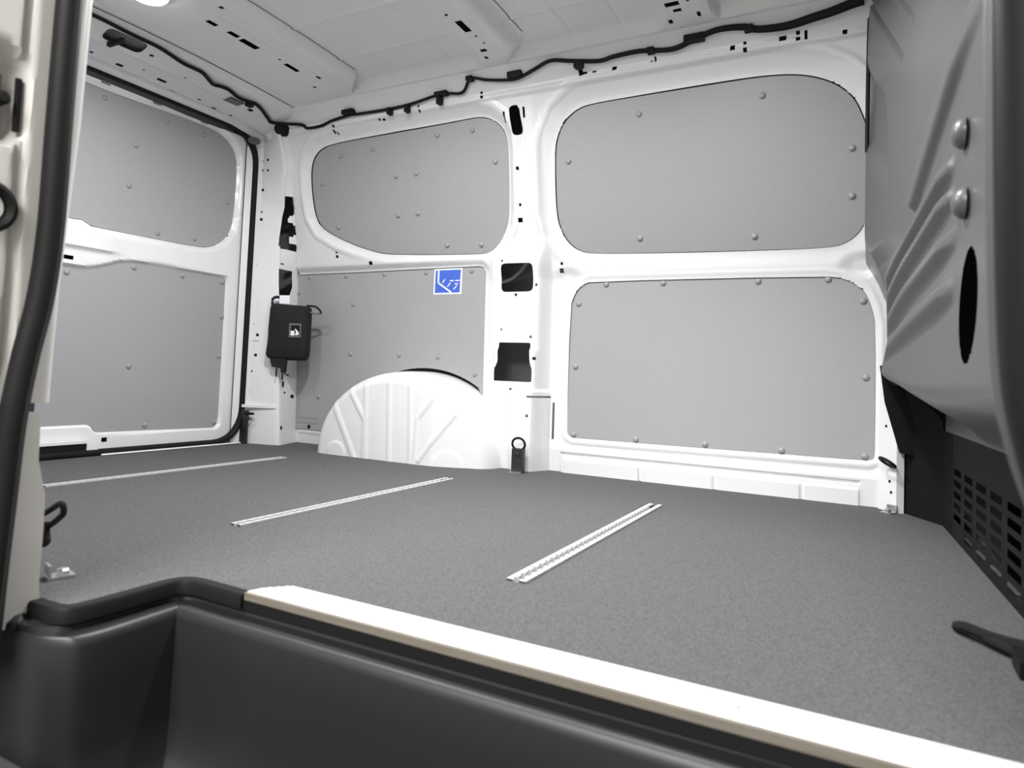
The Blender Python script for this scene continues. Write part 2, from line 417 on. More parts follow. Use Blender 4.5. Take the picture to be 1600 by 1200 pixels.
# ------------------------------------------------------------------ far body side (left wall of the van)
OVAL = rnd_poly([(-1.158,1.300),(-1.116,1.303),(-1.108,1.205),(-1.147,1.200)], .018)
SQ1 = rnd_poly([(-1.226,.757),(-1.094,.755),(-1.094,.651),(-1.226,.651)], .020)
SQ2 = rnd_poly([(-1.229,.463),(-1.098,.463),(-1.093,.39),(-1.083,.365),(-1.084,.320),(-1.240,.320),(-1.240,.362),(-1.226,.392)], .006)
WR = [R4(-1.142,1.092,.010,.012), R4(-1.145,.968,.009,.010), R4(-1.150,.915,.018,.016), R4(-1.222,.767,.008,.008),
      R4(-1.081,.675,.008,.010), R4(-1.221,.511,.006,.008), R4(-1.098,.485,.011,.009), R4(-1.077,.406,.011,.011),
      R4(-1.166,.292,.014,.006), R4(-1.164,.640,.010,.010), R4(-1.090,.199,.010,.010), R4(-1.004,.757,.010,.010), R4(-1.007,.732,.016,.016),
      R4(-1.176,1.268,.008,.034), R4(-1.098,1.274,.009,.036), R4(-1.253,1.354,.010,.008), R4(-1.254,1.340,.011,.010),
      R4(-2.066,.845,.010,.008), R4(-2.066,.828,.014,.012), R4(-1.886,.794,.018,.014),
      R4(-1.066,.268,.056,.007), R4(-1.026,.182,.009,.134),
      R4(-.867,1.357,.016,.018), R4(-.852,1.356,.014,.006), R4(-.820,1.354,.014,.006), R4(-.750,1.352,.016,.012), R4(-.626,1.353,.006,.006), R4(-.614,1.356,.006,.016),
      R4(-.379,1.349,.014,.014), R4(-.344,1.356,.009,.007), R4(-.344,1.338,.011,.010), R4(-.239,1.350,.020,.014), R4(-.198,1.358,.010,.008), R4(-.198,1.342,.012,.010), R4(-.177,1.349,.008,.022), R4(-.077,1.340,.012,.009),
      R4(-1.727,1.329,.010,.006), R4(-1.707,1.327,.014,.006), R4(-1.531,1.333,.008,.009), R4(-1.531,1.348,.008,.009), R4(-2.014,1.338,.008,.008),
      R4(-1.973,1.318,.010,.012), R4(-1.962,1.334,.012,.009), R4(-1.960,1.312,.006,.010)]
us = lines(-2.345, .125, .0050, [v for r in WR for v in r[:2]]); vs = lines(-.05, 1.418, .0050, [v for r in WR for v in r[2:]])
wall = sheet('wall_left', us, vs, lambda u, v: (u, wall_y(u, v), v), 'white', WR, [OVAL, SQ1, SQ2, inset(smooth_poly(U1, 2), -.003), inset(smooth_poly(U2, 2), -.003), inset(L1, -.0008), inset(smooth_poly(L2), -.0008)], flip=False)
struct(wall, 'white painted far side wall of the load space with pressed window frames')

# outer skins close the shell
struct(MB().box((-2.62, 2.40, -.30), (1.0, 2.42, 1.52)).make('outer_side_panel', 'primer'), 'outer skin of the far body side')
struct(MB().box((-2.64, .44, 1.50), (1.0, 2.42, 1.52)).make('outer_roof_panel', 'primer'), 'outer roof skin of the van')

# ------------------------------------------------------------------ rear corner posts
def post(mirror):
    zs = lines(-.02, 1.40, .010, [v for _, _, a, b in PR for v in (a, b)]); n = 8
    base = np.linspace(0, 7, 71); us_ = lines(0, 7, .1, [v for a, b, _, _ in PR for v in (a, b)])
    tab = np.array([rear_c(z) for z in np.linspace(-.02, 1.40, 143)])
    def fn(U, V):
        k = np.clip((V+.02)/1.42*142, 0, 141.999); k0 = k.astype(int); fk = (k-k0)[..., None]
        i0 = np.clip(U.astype(int), 0, 6); fi = (U-i0)[..., None]
        P = (tab[k0, i0]*(1-fi)+tab[k0, i0+1]*fi)*(1-fk) + (tab[k0+1, i0]*(1-fi)+tab[k0+1, i0+1]*fi)*fk
        y = P[..., 1] if not mirror else 2.88-P[..., 1]
        return P[..., 0], y, V
    return us_, zs, fn
PR = [(1.9,2.0,1.244,1.252),(2.2,2.3,1.243,1.253),(1.93,2.03,1.200,1.212),(2.2,2.3,1.198,1.206),(2.0,2.12,1.112,1.124),(2.02,2.10,1.016,1.024),(2.0,2.14,.980,.992),(1.84,1.92,.783,.789),
      (1.92,2.0,.519,.526),(2.12,2.24,.468,.480),(2.08,2.2,.380,.392),(1.97,2.05,.310,.318),(1.90,1.98,.220,.227),(4.9,5.0,1.112,1.118),(5.0,5.2,.790,.797),(4.9,5.1,.066,.082),(5.3,5.5,.300,.306),(5.1,5.2,.250,.275),(5.6,5.8,.200,.215),(5.2,5.3,.222,.230)]
TRI = [(4.6,1.092),(5.9,1.092),(6.0,1.02),(5.4,1.00),(5.35,.985),(6.0,.97),(6.02,.93),(5.5,.915),(5.5,.895),(6.1,.885),(6.1,.858),(3.55,.868),(3.9,.96)]
HO2 = rnd_poly([(3.9,.775),(5.70,.775),(5.66,.70),(5.5,.655),(4.0,.655),(3.9,.70)], .01)
rear = empty('wall_rear', (-2.40, 1.44, 0)); struct(rear, 'white rear door frame with corner posts')
for mir in (False, True):
    a, b, fn = post(mir)
    # scale u so that the punched outlines are measured in the same units as z
    K = .02
    PP = [[(u*K, z) for u, z in P] for P in (TRI, HO2)]
    sheet('corner_post', a*K, b, lambda U, V, fn=fn: fn(U/K, V), 'white', [(p*K, q*K, r, s) for p, q, r, s in PR], PP, parent=rear, flip=mir)
# ledge and seam on the far post
MB().obox((-2.352, 2.112, .163), (.072, .028, 0), (.004, -.010, 0), (0, 0, .006)).make('post_ledge', 'white', rear, True)
MB().obox((-2.352, 2.117, .447), (.068, .026, 0), (.0005, -.0012, 0), (0, 0, .0012)).make('post_seam', 'grommet', rear)
MB().box((-2.56, .70, -.02), (-2.44, 2.18, -.002)).make('rear_sill', 'white', rear)
MB().prism([(-2.415, 1.47, -.004), (-2.405, 1.47, .003), (-2.413, 1.47, .007), (-2.424, 1.47, .003)], (0, .60, 0)).make('sill_lip', 'white', rear, True)
# hinge-side guide block in the foot of the post
MB().box((-2.425, 2.075, .0), (-2.385, 2.085, .145)).make('latch_cover', 'plastic', rear)
MB().lathe((-2.296, 2.168, 0), (0, 0, 1), [(.024, 0), (.024, .030), (.018, .042), (0, .048)], 14).make('rubber_stop', 'rubber', rear, True)

# ------------------------------------------------------------------ roof
RS = [R4(-1.872,1.402,.020,.036), R4(-1.868,1.482,.022,.040), R4(-1.872,1.550,.028,.070), R4(-1.745,1.336,.014,.014),
      R4(-1.866,1.735,.020,.062), R4(-1.828,1.83,.012,.022), R4(-1.90,1.885,.012,.012), R4(-1.86,1.672,.008,.010),
      R4(-1.136,1.735,.024,.066), R4(-1.150,1.66,.010,.010), R4(-1.128,1.80,.008,.008), R4(-1.150,1.885,.022,.016), R4(-1.125,1.845,.008,.008), R4(-1.165,1.93,.012,.016),
      R4(-.515,1.86,.040,.020), R4(-.508,1.895,.024,.014), R4(-.54,1.945,.012,.020), R4(-.455,1.935,.010,.024), R4(-.47,1.86,.008,.008), R4(-.515,1.985,.012,.008),
      R4(-1.868,1.10,.024,.060), R4(-1.136,1.10,.024,.066),
      (-1.7045,-1.7005,.99,1.885), (-1.0085,-1.0050,.97,1.885), (-.413,-.410,.95,1.90), (-2.1225,-2.1195,.90,1.97)]
us = lines(-2.124, .26, .0075, [v for r in RS for v in r[:2]]); vs = lines(.83, 2.045, .0075, [v for r in RS for v in r[2:]])
roof = sheet('ceiling', us, vs, lambda u, v: (u, v, roof_z(u, v)), 'roofpaint', RS, flip=True)
struct(roof, 'white painted bare metal van roof with pressed cross members')
HO = rnd_poly([(-2.228,1.262),(-2.160,1.250),(-2.158,1.385),(-2.225,1.392)], .022)
HP = rnd_poly([(-2.262,1.772),(-2.226,1.772),(-2.226,1.828),(-2.262,1.828)], .006)
HRc = [R4(-2.245,1.225,.010,.020), R4(-2.205,1.425,.012,.014), R4(-2.30,1.22,.014,.018), R4(-2.34,1.30,.010,.012), R4(-2.345,1.40,.014,.024), R4(-2.33,1.55,.014,.036), R4(-2.315,1.47,.006,.010), R4(-2.365,1.62,.008,.020), R4(-2.345,1.72,.008,.014), R4(-2.24,1.58,.006,.012), R4(-2.252,1.885,.026,.022), R4(-2.37,1.47,.010,.016), R4(-2.36,1.80,.010,.020), R4(-2.36,1.88,.010,.014)]
us = lines(-2.432, -2.12, .0065, [v for r in HRc for v in r[:2]]); vs = lines(.78, 2.10, .0065, [v for r in HRc for v in r[2:]])
sheet('rear_header', us, vs, lambda u, v: (u, v, header_z(u, v)), 'white', HRc, [HO, HP], parent=roof, flip=True)
MB().box((-2.265,1.768,1.378), (-2.222,1.832,1.384)).make('rubber_plug', 'grommet', roof)
MB().box((-2.236,1.24,1.405), (-2.15,1.40,1.415)).make('duct_plate', 'grommet', roof)
MB().box((-2.235,1.288,1.372), (-2.155,1.300,1.386)).make('duct_bar', 'rubber', roof)
MB().lathe((-2.385, 2.03, 1.318), (.25, -.25, -1), [(.026, 0), (.026, .004), (.019, .005), (.017, .002), (0, .002)], 16).make('body_plug', 'grommet', roof, True)
# the near part of the roof edge over the side door, and the near body side
near = empty('wall_right', (-1.8, .58, 0)); struct(near, 'white near side wall of the van behind the side door opening')
sheet('inner_skin', lines(-2.345, -1.10, .05, []), lines(-.05, 1.42, .03, []), lambda u, v: (u, 2.80-Yw(v)*1.0+.02*(1-sstep(.4,.8,v))-.0, v), 'white', parent=near, flip=True)
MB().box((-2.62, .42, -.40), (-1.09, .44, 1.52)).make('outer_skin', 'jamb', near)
hd = empty('trim_3', (-.3, .62, 1.28)); struct(hd, 'white header over the side door opening')
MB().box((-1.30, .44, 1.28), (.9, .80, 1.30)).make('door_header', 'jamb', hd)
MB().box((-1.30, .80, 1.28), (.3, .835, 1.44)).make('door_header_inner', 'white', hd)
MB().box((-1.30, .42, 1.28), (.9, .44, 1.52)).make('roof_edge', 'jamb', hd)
sheet('quarter_board', lines(-2.12, -1.25, .05, []), lines(.82, 1.27, .03, []), lambda u, v: (u, 2.808-Yw(v)+.02*(1-sstep(.4,.8,v)), v), 'board', parent=near, flip=True)
sheet('quarter_board', lines(-2.2, -1.25, .05, []), lines(.36, .74, .03, []), lambda u, v: (u, 2.808-Yw(v)+.02*(1-sstep(.4,.8,v)), v), 'board', parent=near, flip=True)
sheet('cant_rail', lines(-2.345, .25, .05, []), lines(0, 1, .2, []), lambda u, v: (u, .78+.10*v, 1.345+.085*v), 'white', parent=hd, flip=False)

# ------------------------------------------------------------------ wheel arch
AC, AA, AB = -1.60, .405, .347
def arch():
    th = np.linspace(0, math.pi, 181)
    prof = [(1.0, 2.305), (1.0, 2.24), (.998, 2.19), (.990, 2.155)] + [(.990-.13*(1-math.cos(a)), 2.155-.085*math.sin(a)) for a in np.linspace(.12, math.pi/2, 9)]
    prof += [(s, 2.07-.003*(.86-s)) for s in np.linspace(.855, .0, 64)]
    V = []; Fs = []
    segs = [((-1.733,.30),(-1.717,.0),.004), ((-1.619,.32),(-1.603,0),.005), ((-1.52,.31),(-1.505,0),.004), ((-1.90,.22),(-1.774,0),.006), ((-1.815,.27),(-1.729,.15),.005), ((-1.729,.15),(-1.727,.0),.004), ((-1.340,.195),(-1.470,.02),.004), ((-1.42,.25),(-1.482,.174),.004), ((-1.482,.174),(-1.487,.0),.003)]
    T, K = np.meshgrid(th, np.arange(len(prof)), indexing='ij'); pr = np.array(prof)
    X = AC - AA*np.cos(T)*pr[K, 0]; Z = AB*np.sin(T)**.94*pr[K, 0]; Y = pr[K, 1] + 0*X
    # the front end of the arch slopes back towards the door pillar
    Y = Y + np.where(X > -1.42, (X+1.42)*.35, 0)*(pr[K, 0] > .3)*(1-sstep(2.15, 2.25, pr[K, 1]))
    face = pr[K, 0] < .95
    rel = np.zeros_like(X)
    for a, b, w_ in segs: rel = np.maximum(rel, 1-sstep(w_, w_+.010, seg_d(X, Z, a, b)))
    for cx, cz, r in ((-1.868, .012, .042), (-1.355, .010, .050)):
        rel = np.maximum(rel, bump(np.hypot(X-cx, Z-cz), 0, r, .008))
    Y = Y - .0036*rel*face
    # ribs on the drum
    ang = np.degrees(T)
    Y = Y
    n = len(prof); V = np.stack([X, Y, Z-.004], -1).reshape(-1, 3)
    for i in range(len(th)-1):
        for k in range(n-1):
            a = i*n+k; Fs.append((a, a+1, a+n+1, a+n))
    return V, Fs
V, Fs = arch(); o = mk('wheel_arch', V, Fs, 'white'); shade(o, 50)
struct(o, 'white pressed steel wheel arch with ribs rising from the load floor')

# ------------------------------------------------------------------ tailgate
TU = [(.86,.98),(.868,.92),(.90,.873),(.95,.845),(1.0,.828),(1.09,.826),(1.36,.830),(1.381,.833),(1.397,.825),(1.416,.817),(1.60,.818),(1.788,.820),(1.878,.825),(1.923,.840),(1.969,.872),(2.002,.922),(2.013,.98),(2.017,1.094),(2.016,1.208),(2.008,1.255),(1.972,1.302),(1.905,1.328),(1.752,1.330),(1.512,1.318),(1.36,1.318),(1.13,1.330),(.97,1.328),(.91,1.302),(.872,1.25),(.864,1.20)]
TL = [(.90,.71),(1.197,.714),(1.302,.712),(1.363,.702),(1.40,.683),(1.415,.664),(1.45,.664),(1.471,.683),(1.517,.702),(1.578,.712),(1.683,.714),(1.982,.710),(1.988,.70),(1.990,.118),(1.985,.085),(1.970,.072),(1.477,.080),(1.466,.088),(1.459,.102),(1.44,.110),(1.27,.110),(1.25,.098),(1.24,.080),(.91,.072),(.895,.085),(.89,.118)]
TL[2:7] = [(1.25,.668),(1.322,.660),(1.38,.660),(1.415,.664),(1.44,.672)]
def tail_x(y, z):
    x = -2.452 + 0*y
    dU = sdf_poly(y, z, TU); dL = sdf_poly(y, z, TL)
    x = x - .016*(1-sstep(.002, .022, dU)) - .010*(1-sstep(-.003, .004, dU))
    x = x - .010*(1-sstep(.002, .010, dL)) - .010*(1-sstep(-.003, .004, dL))
    x = x - .085*sstep(1.342, 1.350, z) - .05*sstep(2.045, 2.07, y) - .05*(1-sstep(.81, .835, y))
    x = x + .012*bump(z, .735, .79, .012)*bump(y, .95, 1.45, .10)
    return x
TH = [R4(1.332,.690,.036,.014), R4(1.50,.052,.020,.016)]
us = lines(.76, 2.12, .0072, [v for r in TH for v in r[:2]]); vs = lines(-.03, 1.42, .0072, [v for r in TH for v in r[2:]])
tg = sheet('door_1', us, vs, lambda u, v: (tail_x(u, v), u, v), 'white', TH, [inset(smooth_poly(TU, 2), -.0015), inset(TL, .003)], flip=True)
struct(tg, 'white tailgate closing the rear of the load space')
MB().box((-2.64, .44, -.40), (-2.62, 2.42, 1.52)).make('outer_skin', 'primer', tg)
lt = MB().box((-2.452, 1.20, .004), (-2.430, 1.425, .046)).make('lock_recess', 'rubber', tg)
MB().prism([(-2.448, 1.425, .0), (-2.448, 1.49, .0), (-2.448, 1.43, .056), (-2.448, 1.20, .056), (-2.448, 1.20, .046), (-2.448, 1.425, .046)], (.022, 0, 0)).make('lock_bracket', 'white', tg)
for k, y in enumerate((1.42, 1.62, 1.83)):
    MB().box((-2.454, y-.016, 1.3345), (-2.4505, y+.016, 1.3385)).make('trim_clip', 'grommet', tg)

# ------------------------------------------------------------------ lining boards and their rivets
rb = MB().lathe((0, 0, 0), (0, -1, 0), [(.0105, 0), (.0105, .0015), (.0085, .004), (.004, .0055), (0, .006)], 10)
rivet0 = rb.make('rivet', 'rivet', None, True, org=(0, 0, 0)); RIV = rivet0.data
rbx = MB().lathe((0, 0, 0), (1, 0, 0), [(.0105, 0), (.0105, .0015), (.0085, .004), (.004, .0055), (0, .006)], 10)
rivet1 = rbx.make('rivet', 'rivet', None, True, org=(0, 0, 0)); RIVX = rivet1.data
for r in (rivet0, rivet1): bpy.data.objects.remove(r)
def rivets(parent, pts, me):
    for p in pts:
        o = bpy.data.objects.new('rivet', me); col.objects.link(o); o.parent = parent
        o.location = np.array(p) - ORG[parent.name]
def board(pts3, off, label, riv, me):
    o = MB().prism(pts3, off).make('lining_board', 'board')
    tag(o, label, 'lining panel', 'grey lining boards'); rivets(o, riv, me); return o
TH4 = .004
def dense(P, n=3):
    out = []
    for i in range(len(P)):
        a, b = np.array(P[i]), np.array(P[(i+1) % len(P)])
        out += [tuple(a+(b-a)*k/n) for k in range(n)]
    return out
upb = lambda P: [(x, Yup(z), z) for x, z in smooth_poly(P, 2)]
board(upb(U2), (0, TH4, 0), 'large grey board with rounded corners in the front window frame of the far wall',
      [(x, Yup(z), z) for x, z in ((-.955,1.106),(-.692,1.225),(-.304,1.226),(-.058,1.049),(-.057,.916),(-.71,.832),(-.335,.817))], RIV)
board(upb(U1), (0, TH4, 0), 'tapered grey board in the rear quarter window frame, above the blue sticker',
      [(x, Yup(z), z) for x, z in ((-1.98,1.235),(-1.809,1.241),(-1.492,1.256),(-1.334,1.255),(-1.248,1.136),(-2.104,1.135),(-1.709,1.129),(-1.611,1.129),(-1.723,.979),(-1.624,.98),(-2.048,.952),(-1.5,.85),(-1.343,.844))], RIV)
LY = 2.276
board([(x, LY, z) for x, z in smooth_poly(L2)], (0, TH4, 0), 'wide grey rectangular board low on the far wall beside the bulkhead',
      [(x, LY, z) for x, z in ((-.837,.678),(-.632,.677),(-.324,.674),(-.12,.674),(-.024,.606),(-.014,.378),(-.014,.145),(-.244,.142),(-.478,.142),(-.712,.139),(-.942,.139),(-.944,.382),(-.94,.61))], RIV)
cutc = [(AC-(AA+.012)*math.cos(t), max((AB+.010)*math.sin(t)**.94, .06)) for t in np.linspace(.16, math.pi-.75, 40)]
L1c = [p for p in L1 if p[1] > .5] + [(-1.327, cutc[-1][1]+.0)] + [p for p in cutc[::-1] if p[0] < -1.33] + [(-2.325,.064),(-2.338,.086)]
L1o = board([(x, LY, z) for x, z in L1c], (0, TH4, 0), 'grey board cut round the wheel arch, carrying the blue sticker',
      [(x, LY, z) for x, z in ((-2.262,.748),(-2.046,.748),(-1.834,.748),(-1.619,.748),(-1.40,.748),(-1.997,.622),(-1.998,.406),(-1.736,.407),(-1.543,.403),(-1.366,.34),(-2.17,.212),(-2.322,.679))], RIV)
for z in (.116, .094): MB().box((-2.292, LY-.0012, z-.004), (-2.165, LY, z+.004)).make('vent_slot', 'primer', L1o)
MB().lathe((-2.218, LY, .076), (0, -1, 0), [(.009, 0), (.009, .002), (0, .002)], 10).make('bolt_head', 'rubber', L1o)
XT = -2.470
board([(XT, y, z) for y, z in smooth_poly(TU, 2)], (-TH4, 0, 0), 'grey board with rounded corner in the tailgate window frame',
      [(XT, y, z) for y, z in ((1.43,1.291),(1.558,1.155),(1.541,.996),(1.676,1.288),(1.845,1.293),(1.977,1.039),(1.668,.843),(1.83,.852),(1.20,1.291),(1.22,.85),(.93,1.04))], RIVX)
XL = -2.464
board([(XL, y, z) for y, z in TL], (-TH4, 0, 0), 'grey board on the lower half of the tailgate',
      [(XL, y, z) for y, z in ((1.338,.639),(1.577,.693),(1.782,.691),(1.972,.691),(1.980,.543),(1.978,.373),(1.582,.32),(1.661,.095),(1.972,.092),(1.10,.69),(1.15,.095),(.91,.4))], RIVX)

# ------------------------------------------------------------------ rubber seal of the tailgate opening
sl = rnd_poly([(.80,.010),(2.083,.010),(2.083,1.366),(.80,1.366)], .15, 10)
MBs = MB().tube([(-2.432, y, z) for y, z in sl], .0135, 10, True, 1.25, up=(1, 0, 0)); o = MBs.make('tailgate_seal', 'rubber', None, True)
tag(o, 'black rubber seal running round the tailgate opening', 'rubber seal')

# ------------------------------------------------------------------ bulkhead
VR = [R4(y, z, .088, .015) for j, y in enumerate((1.893,1.765,1.638,1.512,1.385,1.258,1.131)) for z in [.158-.0262*i for i in range(6 if j else 5)]]
us = lines(.60, 2.30, .0045, [v for r in VR for v in r[:2]]); vs = lines(-.02, 1.42, .0045, [v for r in VR for v in r[2:]])
bk = empty('wall_front', (.2, 1.44, 0)); struct(bk, 'dark grey pressed steel bulkhead at the front end of the load space')
vt = vs[np.argmin(np.abs(vs-.245))]
a = sheet('pressed_panel', us, vs[vs >= vt], lambda u, v: (bulk_x(u, v), u, v), 'bulk', (), [[(1.178+.048*math.cos(t)-.012*math.sin(t), .474+.085*math.sin(t)) for t in np.linspace(0, 2*math.pi, 28, endpoint=False)]], cut=lambda u, v: (u > 2.06) & (v < .36), parent=bk)
uv = us[us <= us[np.argmin(np.abs(us-1.95))]]
b = sheet('vent_panel', uv, vs[vs <= vt], lambda u, v: (bulk_x(u, v), u, v), 'vent', VR, parent=bk)
uc = us[us >= uv[-1]]
sheet('corner_trim', lines(uv[-1], 2.26, .01, []), vs[vs <= vt], lambda u, v: (bulk_x(u, v), u, v), 'felt', parent=bk)
sheet('corner_trim_top', lines(2.06, 2.26, .01, []), lines(vt, .42, .01, []), lambda u, v: (bulk_x(np.maximum(u, 2.09), .1+0*v)-.10*sstep(.26, .40, v)*(1-sstep(2.02, 2.25, u))-.02*sstep(.2,.4,v), u, v), 'felt', parent=bk)
MB().box((.34, .44, -.3), (.36, 2.42, 1.52)).make('dark_cab_sheet', 'felt', bk)  # black sheet added behind the openings to stand for the unlit cab
MB().prism([(.021, 2.186, .412), (.034, 2.186, .31), (.072, 2.186, .17), (.12, 2.186, .165), (.12, 2.186, .42)], (0, .006, 0)).make('corner_gusset', 'felt', bk)
for y, z in ((1.195, .735), (1.190, .628)):
    MB().lathe((float(bulk_x(y, z))-.002, y, z), (-1, 0, 0), [(.024, 0), (.023, .006), (.017, .013), (.009, .017), (0, .018)], 18).make('domed_bolt', 'bulk', bk, True)
MB().tube([(-.018, 2.085, 1.00), (-.018, 2.078, 1.15), (-.017, 2.062, 1.28), (-.015, 2.04, 1.42)], .0055, 8).make('flange_edge_shade', 'rubber', bk, True)  # black tube standing in for the shadow on the bulkhead flange edge
# near edge of the opening: grey flange, black seal and trim
pl = [(.088, .64, 1.32), (.088, .64, .9), (.089, .64, .6), (.092, .635, .40), (.100, .63, .32), (.125, .625, .24), (.17, .62, .175), (.25, .61, .12)]
MB().tube([(x-.004, y+.03, z) for x, y, z in spline(pl)], .005, 10, sy=1.0, up=(0, 1, 0)).make('opening_flange', 'bulk', bk, True)
o = MB().tube([(x+.016, y-.02, z) for x, y, z in spline(pl)], .026, 12, sy=1.0, up=(0, 1, 0)).make('door_seal', 'rubber', None, True)
tag(o, 'black rubber door seal on the pillar beside the bulkhead', 'rubber seal')
pq = [(.108, 1.32), (.108, .9), (.109, .6), (.113, .40), (.124, .32), (.152, .25), (.20, .185), (.28, .13), (.60, .12), (.60, 1.32)]
o = MB().prism([(x, .50, z) for x, z in pq], (0, .12, 0)).make('trim_1', 'rubber'); struct(o, 'black trim of the front door pillar at the right edge')


# ------------------------------------------------------------------ near door pillar on the left
jb = empty('wall_pillar', (-1.06, .51, 0)); struct(jb, 'white near door pillar at the left edge with the door seal on it')
JP = rnd_poly([(.440,.775),(.480,.775),(.499,.755),(.502,.66),(.488,.640),(.440,.632)], .008)
def jamb_fn(u, v):
    edge = np.interp(v, [-.05, .0, .30, .45, .56, .70, .90, 1.32], [.553, .553, .553, .556, .562, .570, .575, .62])
    y = .40 + (edge-.40)*np.clip(u, 0, 1)
    d = sdf_poly(y, v, JP)
    x = -1.052 + 0*u - .035*(1-sstep(-.012, .006, d))
    x = x - .006*(1-sstep(.003, .010, np.abs(y-.500-.0*v)))*sstep(.3, .35, v)
    t = np.clip(u-1, 0, 1)
    x = x - .20*t**1.0; y = y + .022*np.sqrt(np.clip(t*6, 0, 1))
    return x, y, v
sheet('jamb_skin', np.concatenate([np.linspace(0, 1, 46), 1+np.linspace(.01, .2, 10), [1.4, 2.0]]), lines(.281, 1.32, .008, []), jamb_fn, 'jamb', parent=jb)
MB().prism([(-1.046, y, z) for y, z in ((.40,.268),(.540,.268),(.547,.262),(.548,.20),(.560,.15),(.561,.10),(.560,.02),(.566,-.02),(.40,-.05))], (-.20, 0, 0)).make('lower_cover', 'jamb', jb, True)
MB().box((-1.25, .40, .262), (-1.066, .548, .285)).make('notch_shade_fill', 'grommet', jb)  # dark filler that imitates the shadow in the notch above the cover
MB().tube([(-1.062, .495, z) for z in (.66, .70, .735)], .0045, 8).make('latch_slot', 'rubber', jb)
MB().lathe((-1.085, .474, .700), (1, 0, 0), [(.010, 0), (.010, .03), (.006, .034), (0, .034)], 12).make('striker_roller', 'rubber', jb, True)
MB().box((-1.088, .455, .655), (-1.070, .478, .735)).make('latch_plate', 'grommet', jb)
MB().lathe((-1.054, .463, .547), (1, 0, 0), [(.036, 0), (.036, .008), (.030, .011), (.024, .006), (.023, .003)], 24).make('grommet_ring', 'rubber', jb, True)
MB().lathe((-1.054, .463, .547), (1, 0, 0), [(.023, 0), (.020, .004), (.010, .005), (.009, .002), (0, .002)], 20).make('grommet_core', 'jamb', jb, True)
sp = spline([(-1.036, .560, 1.25), (-1.036, .544, 1.0), (-1.036, .540, .85), (-1.036, .538, .68), (-1.036, .537, .53), (-1.036, .530, .43), (-1.036, .516, .345), (-1.034, .505, .26), (-1.034, .500, .16), (-1.032, .494, .05), (-1.03, .490, -.04)], 8)
o = MB().tube(sp, .0165, 12, sy=1.1, up=(1, 0, 0)).make('door_seal', 'rubber', None, True)
o2 = MB().tube([(p[0]+.013, p[1]+.006, p[2]) for p in sp], .0045, 8, up=(1, 0, 0)).make('seal_lip', 'plastic', o, True)
tag(o, 'thick black rubber door seal curving down the near left pillar', 'rubber seal')

# ------------------------------------------------------------------ door sill: white strip, edges and step well
st = empty('sill_strip', (-.36, .77, 0)); tag(st, 'white ribbed aluminium sill strip along the side door edge of the floor', 'sill strip')
MB().prism([(-.832,.744,.0),(-.826,.765,.0),(-.795,.800,.0),(.17,.806,.0),(.17,.744,.0)], (0, 0, .004)).make('top_plate', 'strip', st)
for k in range(5):
    y = .752+.0095*k; MB().box((-.822+max(0, y-.765)*.886, y-.0022, .004), (.17, y+.0022, .0056)).make('rib', 'strip', st)
MB().box((-.832, .738, -.007), (.17, .744, .0035)).make('front_edge', 'ply', st)
MB().box((-.834, .7375, -.022), (.17, .7445, -.0072)).make('rubber_edge', 'rubber', st)
for x in (-.72, -.42, -.12): MB().lathe((x, .771, .0045), (0, 0, 1), [(.004, 0), (.003, .0015), (0, .0018)], 10).make('screw', 'steel', st)
ed = spline([(-1.085,.556,-.002),(-1.03,.556,-.002),(-.992,.560,-.002),(-.977,.578,-.002),(-.974,.64,-.002),(-.974,.705,-.002),(-.968,.730,-.002),(-.945,.742,-.002),(-.89,.742,-.002),(-.832,.741,-.002)], 5)
def band(path, prof):
    """sweep a profile (outward, height) along a path lying in the floor plane"""
    P = [np.array(p, float) for p in path]; n = len(P); m = len(prof); V = []
    for i_ in range(n):
        t = P[min(i_+1, n-1)] - P[max(i_-1, 0)]; t /= np.linalg.norm(t); nrm = np.array([t[1], -t[0], 0])
        for a_, h_ in prof: V.append(P[i_] + nrm*a_ + np.array([0, 0, h_]))
    F = [(i_*m+k, i_*m+(k+1) % m, (i_+1)*m+(k+1) % m, (i_+1)*m+k) for i_ in range(n-1) for k in range(m)]
    F += [tuple(range(m))[::-1], tuple((n-1)*m+k for k in range(m))]
    return MB().add(V, F)
o = band(ed, [(-.010, .0045), (.006, .0045), (.009, .001), (.0095, -.017), (.004, -.020), (-.010, -.020)]).make('edge_trim', 'rubber', None, True)
tag(o, 'black rubber edging round the floor corner at the step', 'edge trim')
well = empty('step_well', (-.4, .62, -.26)); tag(well, 'black plastic step well below the side door sill', 'step well')
def path(d): # rim of the well, offset outwards (under the floor) by d
    return [(-1.20,.520-d*0,0), (-1.06-d,.525,0), (-.992-d,.545,0), (-.972-d,.58,0), (-.972-d,.69,0), (-.965-d*.8,.722+d*.5,0), (-.94-d*.3,.738+d,0), (-.80,.738+d,0), (-.2,.742+d,0), (.30,.746+d,0)]
def strip(levels, name, material):
    rows = []
    for d, z in levels:
        rows.append([(p[0], p[1], z) for p in spline(path(d), 6)])
    n = len(rows[0]); V = [p for r in rows for p in r]
    F = [(i*n+k, i*n+k+1, (i+1)*n+k+1, (i+1)*n+k) for i in range(len(rows)-1) for k in range(n-1)]
    o = mk(name, V, F, material, well); return shade(o, 50)
strip([(.03,-.018),(.006,-.022),(.003,-.030),(-.020,-.031),(-.028,-.029),(-.033,-.032),(-.036,-.044),(-.038,-.10),(-.042,-.18),(-.048,-.235),(-.070,-.258),(-.095,-.262)], 'well_wall', 'plastic')
MB().box((-1.06, .40, -.275), (.33, .72, -.262)).make('tread', 'plastic', well)
for k in range(14): MB().box((-.85+.075*k, .46, -.262), (-.81+.075*k, .66, -.259)).make('tread_pad', 'rubber', well)
